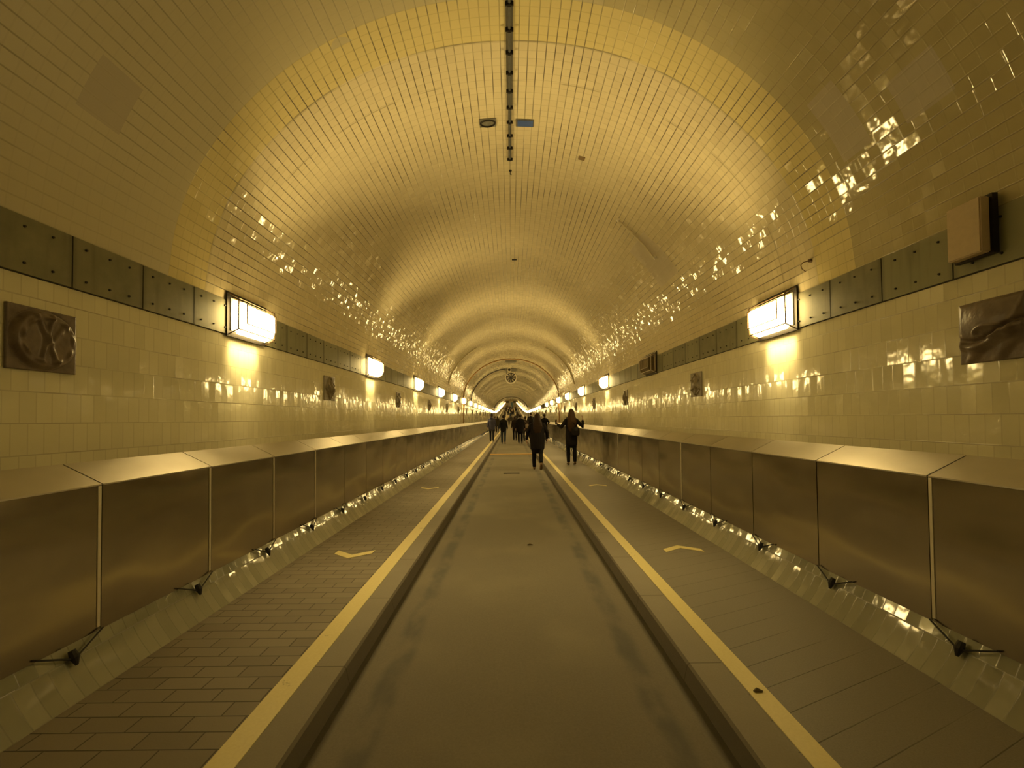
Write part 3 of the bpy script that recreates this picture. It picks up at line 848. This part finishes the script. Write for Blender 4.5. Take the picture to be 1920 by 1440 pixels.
def fab(col, rough=.85):
    k = tuple(col)
    if k not in FAB: FAB[k] = simple('fabric_%d' % len(FAB), col, rough, 0, 90, .3, .3, .003, .12)
    return FAB[k]
def hand(bm, wrist, d, side, curl=.5):
    """palm and five fingers, rooted at the wrist, pointing along d"""
    w_ = Vector(wrist); d = Vector(d).normalized()
    n = Vector((side, 0, 0)); n = (n - d * n.dot(d)).normalized()      # back of the hand faces outward
    acr = d.cross(n).normalized()
    kn = w_ + d * .09
    loft(bm, [(*w_, .024, .018), (*(w_ + d * .04), .036, .016), (*kn, .040, .014)], 10, ref=tuple(n))
    for k, (o_, l_) in enumerate(((-.030, .066), (-.010, .076), (.010, .071), (.029, .056))):
        b0 = kn + acr * o_; d1 = (d * math.cos(curl * .5) - n * math.sin(curl * .5)).normalized(); d2 = (d * math.cos(curl * 1.4) - n * math.sin(curl * 1.4)).normalized()
        b1 = b0 + d1 * l_ * .5; b2 = b1 + d2 * l_ * .5
        loft(bm, [(*b0, .0095, .0095), (*b1, .009, .009), (*b2, .0075, .0075)], 8, ref=tuple(n))
    tb = w_ + d * .03 - acr * .03; td = (d * .75 - acr * .55 - n * .35).normalized()
    loft(bm, [(*tb, .013, .012), (*(tb + td * .035), .011, .010), (*(tb + td * .065), .008, .008)], 8, ref=tuple(n))
def person(label, x, y, H=1.72, zbase=0.0, yaw=0.0, vox=.009, stride=.22, lift=.0, top=(.02, .018, .018), legs=(.02, .02, .025), shoe=(.03, .02, .015),
           hair=(.03, .02, .012), hairlen=.0, coat=.0, arms=None, cap=None, bag=None, bagcol=(.015, .012, .01), wide=1.0, group=None, hood=False, lean=.0, prop=None):
    s = H / 1.72
    root = thing('person', label, 'person', (x, y, zbase + rise(y)), (0, 0, yaw), group)
    root.scale = (s, s, s)
    hipz = .90; sh = 1.42
    V = Vector
    # leg joints: left (-) steps forward, right (+) trails
    st = stride
    LEG = []
    for sd in (-1, 1):
        f = st * (1 if sd < 0 else -1)
        an = V((sd * .085, f, .09 + (0 if f >= 0 else min(.09, abs(f) * .35) + lift)))
        kn = V((sd * .09, f * .5 + (.05 if f >= 0 else .04), .49))
        LEG.append((sd, V((sd * .09, 0, hipz)), kn, an, f))
    hy = lean
    if arms is None:
        arms = [[V((-.20, -.03, 1.13)), V((-.23, -.12, .90)), V((-.05, -.1, -1))], [V((.20, -.01, 1.13)), V((.24, .10, .91)), V((.05, .25, -1))]]
    else: arms = [[V(p) for p in a] for a in arms]
    for i, sd in enumerate((-1, 1)):
        if wide != 1.0:
            for j in (0, 1): arms[i][j] = arms[i][j] + V((sd * .17 * (wide - 1), 0, 0))
    # ---- body
    bm = bmesh.new()
    loft(bm, [(0, 0, .84, .135, .095), (0, 0, .95, .145, .10), (0, hy * .3, 1.10, .118, .085), (0, hy * .7, 1.28, .15, .10), (0, hy, 1.40, .15, .08), (0, hy, 1.445, .075, .055)], 16)
    loft(bm, [(0, hy, 1.41, .052, .055), (0, hy + .01, 1.50, .05, .052)], 12)
    loft(bm, [(0, hy + .03, 1.505, .045, .05), (0, hy + .02, 1.55, .066, .082), (0, hy + .01, 1.61, .075, .093), (0, hy + .005, 1.665, .064, .078), (0, hy, 1.69, .035, .045)], 14)
    loft(bm, [(0, hy + .10, 1.60, .008, .008), (0, hy + .118, 1.57, .013, .012)], 8)
    loft(bm, [(-.02, hy + .093, 1.535, .006, .006), (.02, hy + .093, 1.535, .006, .006)], 8, ref=(0, 0, 1))
    for sd in (-1, 1): loft(bm, [(sd * .076, hy + .005, 1.565, .008, .015), (sd * .080, hy, 1.605, .008, .018)], 8)
    for sd, hp, kn, an, f in LEG:
        loft(bm, [(*hp, .078, .085), (*(hp.lerp(kn, .5)), .068, .074), (*kn, .05, .055), (*(kn.lerp(an, .35)), .05, .056), (*an, .034, .038)], 12)
    for (el, wr, hd), sd in zip(arms, (-1, 1)):
        shd = V((sd * .155 * (1 + (wide - 1) * .6), hy, sh - .06))
        loft(bm, [(sd * .07, hy, sh - .012, .045, .045), (*shd, .052, .055), (*(shd.lerp(el, .5)), .043, .046), (*el, .036, .038), (*(el.lerp(wr, .4)), .036, .036), (*wr, .024, .022)], 10)
        hand(bm, wr, hd, sd)
    body = fuse('body', bm, SKIN, root, vox, 1)
    for sd in (-1, 1):
        bm = bmesh.new(); bmesh.ops.create_uvsphere(bm, u_segments=8, v_segments=6, radius=.011)
        e = obj('eye', bm, fab((.02, .015, .01)), root, True); e.location = (sd * .03, hy + .088, 1.60)
    # ---- trousers
    bm = bmesh.new()
    loft(bm, [(0, 0, .86, .155, .12), (0, 0, .98, .15, .115)], 14)
    for sd, hp, kn, an, f in LEG:
        loft(bm, [(hp.x, hp.y, hp.z + .02, .092, .10), (*(hp.lerp(kn, .5)), .083, .09), (*kn, .064, .070), (*(kn.lerp(an, .5)), .062, .068), (*(an + V((0, 0, .01))), .052, .058)], 12)
    fuse('trousers', bm, fab(legs), root, vox * 1.1)
    # ---- jacket or coat
    hem = .80 - coat
    bm = bmesh.new(); wd = wide
    cr = (.175 + .03 * coat) * (1 + (wd - 1) * .55)
    secs = [(0, 0, hem, cr, .15 * wd), (0, 0, .92, .178 * wd, .138 * wd), (0, hy * .3, 1.10, .168 * wd, .125 * wd), (0, hy * .7, 1.28, .19 * wd, .135), (0, hy, 1.36, .155 * wd, .115), (0, hy, 1.41, .115, .09), (0, hy, 1.46, .075, .07)]
    loft(bm, secs, 18)
    for (el, wr, hd), sd in zip(arms, (-1, 1)):
        shd = V((sd * .155 * (1 + (wide - 1) * .6), hy, sh - .06))
        wr2 = el.lerp(wr, .93)
        loft(bm, [(sd * .065, hy, sh - .012, .052, .06), (sd * .11, hy, sh - .028, .060, .066), (*shd, .066, .070), (*(shd.lerp(el, .5)), .062, .064), (*el, .055, .056), (*(el.lerp(wr, .5)), .050, .050), (*wr2, .042, .040)], 12)
    if hood: loft(bm, [(0, hy - .07, 1.42, .12, .06), (0, hy - .10, 1.50, .09, .05)], 12)
    fuse('coat' if coat > .1 else 'jacket', bm, fab(top), root, vox * 1.1)
    # ---- shoes
    for sd, hp, kn, an, f in LEG:
        bm = bmesh.new(); back = f < 0; tz = -.0
        hz = an.z - .045
        heel = V((an.x, an.y - .045, hz)); toe = V((an.x, an.y + .16, .028 if True else 0)) if back else V((an.x, an.y + .17, .03))
        if back: toe = V((an.x, an.y + .12, .028 + lift * .4))
        loft(bm, [(*heel, .034, .036), (*(heel.lerp(toe, .45)), .040, .034), (*toe, .042, .022)], 12, ref=(0, 0, 1))
        loft(bm, [(an.x, an.y, an.z - .03, .036, .042), (an.x, an.y, an.z + .03, .042, .046)], 10)
        fuse('shoe', bm, fab(shoe, .6), root, vox, 1)
    # ---- hair
    bm = bmesh.new()
    loft(bm, [(0, hy - .012, 1.575, .080, .085), (0, hy - .008, 1.63, .086, .098), (0, hy - .005, 1.685, .070, .083), (0, hy, 1.712, .03, .04)], 14)
    if hairlen > 0:
        zb = 1.55 - hairlen
        loft(bm, [(0, hy - .045, 1.65, .085, .07), (0, hy - .07, 1.54, .108, .065), (0, hy - .105, 1.42, .135, .05), (.012, hy - .125, 1.33, .142, .042), (-.012, hy - .13, (1.33 + zb) / 2, .128, .038), (0, hy - .135, zb, .09, .025)], 14)
    fuse('hair', bm, fab(hair, .5), root, vox)
    if cap:
        bm = bmesh.new(); loft(bm, [(0, hy - .0, 1.645, .092, .105), (0, hy, 1.70, .085, .095), (0, hy, 1.728, .05, .06)], 14)
        loft(bm, [(0, hy + .09, 1.655, .07, .008), (0, hy + .17, 1.645, .05, .006)], 12, ref=(0, 0, 1)); fuse('cap', bm, fab(cap), root, vox)
    if bag == 'shoulder':
        bm = bmesh.new(); loft(bm, [(.10, -.20, .93, .12, .05), (.10, -.19, 1.05, .13, .06), (.10, -.18, 1.14, .11, .04)], 12)
        b = fuse('handbag', bm, fab(bagcol, .5), root, vox)
        bm = bmesh.new(); tube(bm, [(.18, -.18, 1.14), (.05, -.165, 1.28), (-.10, -.12, 1.42), (-.14, -.02, 1.475), (-.12, .1, 1.41)], .012, 6); obj('strap', bm, fab(bagcol, .5), b)
    if bag == 'backpack':
        bm = bmesh.new(); loft(bm, [(0, -.20, .98, .14, .075), (0, -.22, 1.12, .15, .09), (0, -.21, 1.30, .14, .08), (0, -.19, 1.40, .10, .05)], 14)
        b = fuse('backpack', bm, fab(bagcol, .6), root, vox)
        for sd in (-1, 1):
            bm = bmesh.new(); tube(bm, [(sd * .10, -.12, 1.40), (sd * .12, -.02, 1.475), (sd * .12, .10, 1.40), (sd * .13, .135, 1.2)], .016, 6); obj('strap', bm, fab(bagcol, .6), b)
    if prop:
        for lb, pp in prop:
            w_ = root.matrix_world
    return root

# woman with long brown hair, both arms bent outwards
A1 = [[(-.31, .02, 1.16), (-.40, .16, 1.24), (-.2, .3, 1)], [(.35, -.02, 1.17), (.37, .12, 1.36), (.05, .35, 1)]]
person('long-haired person in black jacket on the right walkway with both arms bent outwards', 1.80, 13.72, 1.70, 0, 0, .0075, .10, 0,
       top=(.014, .012, .012), legs=(.012, .012, .014), shoe=(.16, .10, .05), hair=(.05, .028, .014), hairlen=.50, coat=.16, arms=A1, bag='shoulder')
t = thing('phone', 'dark phone held up in the left hand of the long-haired walker', 'phone', (1.80 - .43, 13.72 + .20, 1.30))
bm = bmesh.new(); box(bm, -.036, .036, -.004, .004, -.07, .07); bmesh.ops.bevel(bm, geom=bm.edges[:], offset=.003, segments=2, affect='EDGES'); obj('case', bm, M['dark'], t)
bm = bmesh.new(); box(bm, -.032, .032, .0042, .005, -.065, .065); obj('screen', bm, M['gasket'], t)
# woman in long dark coat striding on the road
A2 = [[(-.24, -.02, 1.15), (-.27, .06, .93), (0, .2, -1)], [(.24, -.02, 1.15), (.26, .10, .96), (0, .3, -1)]]
person('nearest walker in loose black coat with long dark hair at the road edge', .74, 13.2, 1.68, ROAD, 0, .0075, .34, .10,
       top=(.012, .010, .010), legs=(.010, .010, .010), shoe=(.18, .11, .055), hair=(.03, .018, .010), hairlen=.42, coat=.14, arms=A2, wide=1.28)
B = .011
person('dark-clad walker leaning an elbow out beside the right steel panels', 2.02, 27.7, 1.70, 0, 0, B, .15, 0, top=(.012, .011, .011), coat=.15,
       arms=[[(-.22, 0, 1.14), (-.2, .12, 1.0), (.1, .6, -.3)], [(.27, -.05, 1.18), (.24, .12, 1.10), (-.1, 1, 0)]])
person('tall walker with black backpack between the coat wearer and the right walkway', 1.36, 31.6, 1.84, 0, 0, B, .18, 0, top=(.02, .018, .018), bag='backpack', wide=1.15)
person('dark walker farther along the right walkway beside the backpack wearer', 1.95, 34.6, 1.82, 0, 0, B, .2, 0, top=(.03, .026, .024))
person('walker in black jacket and black trousers right of the road middle', .53, 27.4, 1.78, ROAD, 0, B, .10, 0, top=(.012, .011, .012), legs=(.010, .010, .011), wide=1.2, coat=.10)
person('walker with light shoulder strap just right of the black jacket wearer', .93, 30.2, 1.68, ROAD, 0, B, .2, 0, top=(.05, .035, .03), bag='shoulder', bagcol=(.25, .2, .15))
person('dark walker partly hidden left of the black jacket wearer', .24, 31.5, 1.70, ROAD, 0, B, .2, 0, top=(.025, .018, .015))
person('walker in black jacket and blue jeans left of the road middle', -.49, 27.5, 1.75, ROAD, 0, B, .12, 0, top=(.014, .014, .014), legs=(.045, .06, .085), shoe=(.2, .16, .12))
person('walker in blue-grey hooded jacket and dark cap on the left yellow line', -1.22, 28.1, 1.72, 0, 0, B, .14, 0, top=(.075, .075, .12), legs=(.03, .032, .045), cap=(.02, .02, .02), hair=(.05, .03, .02), wide=1.15, hood=True)
person('small dark walker behind the blue-jacketed one on the left walkway', -1.40, 46, 1.68, 0, 0, .02, .2, 0, top=(.04, .035, .02), hairlen=.3)
person('small dark walker close to the left panels behind the others', -1.78, 50, 1.70, 0, 0, .02, .2, 0, top=(.02, .02, .02))
# the far crowd
crowd = [(-.35, 80, (.05, .04, .03), (.03, .03, .03)), (.02, 82, (.03, .03, .03), (.3, .26, .2)), (.32, 81, (.06, .05, .04), (.02, .02, .02)),
         (-.62, 92, (.55, .45, .28), (.03, .03, .03)), (.95, 88, (.02, .02, .02), (.03, .03, .04)), (-1.45, 96, (.02, .02, .02), (.02, .02, .02)),
         (1.5, 98, (.05, .04, .03), (.02, .02, .02)), (-.15, 108, (.03, .04, .06), (.02, .02, .02))]
protos = []
lbls = ['left one of the small group of distant walkers on the rising road', 'middle one of the small group of distant walkers on the rising road', 'right one of the small group of distant walkers on the rising road',
        'tiny walker in a pale top on the rising road', 'tiny dark walker right of the distant group', 'tiny dark walker on the left walkway up the slope',
        'tiny dark walker on the right walkway up the slope', 'tiny blue-clad walker in the middle up the slope']
for (x, y, tc, lc), lb in zip(crowd, lbls):
    onroad = abs(x) < 1.0
    protos.append(person(lb, x, y, 1.62 + .2 * random.random(), ROAD if onroad else 0, 0, .028, .2, 0, top=tc, legs=lc, wide=1.1, coat=random.choice((0, .15)), group='distant walkers up the slope'))
k = 0
for y in (114, 120, 127, 133, 140, 148, 157, 166, 176, 187, 195):
    for x in random.sample((-1.6, -.8, -.5, -.1, .3, .7, 1.5), 3):
        src = protos[k % len(protos)]; k += 1
        o = copy_tree(src); on = abs(x) < 1.0
        o.location = (x, y + random.uniform(-2, 2), 0); o.location.z = rise(o.location.y) + (ROAD if on else 0)
        o.rotation_euler = (0, 0, random.choice((0, math.pi)))
        o['label'] = 'tiny far-off figure in the crowd at the top of the slope'; o['group'] = 'far crowd at the tunnel end'
bpy.context.view_layer.update()
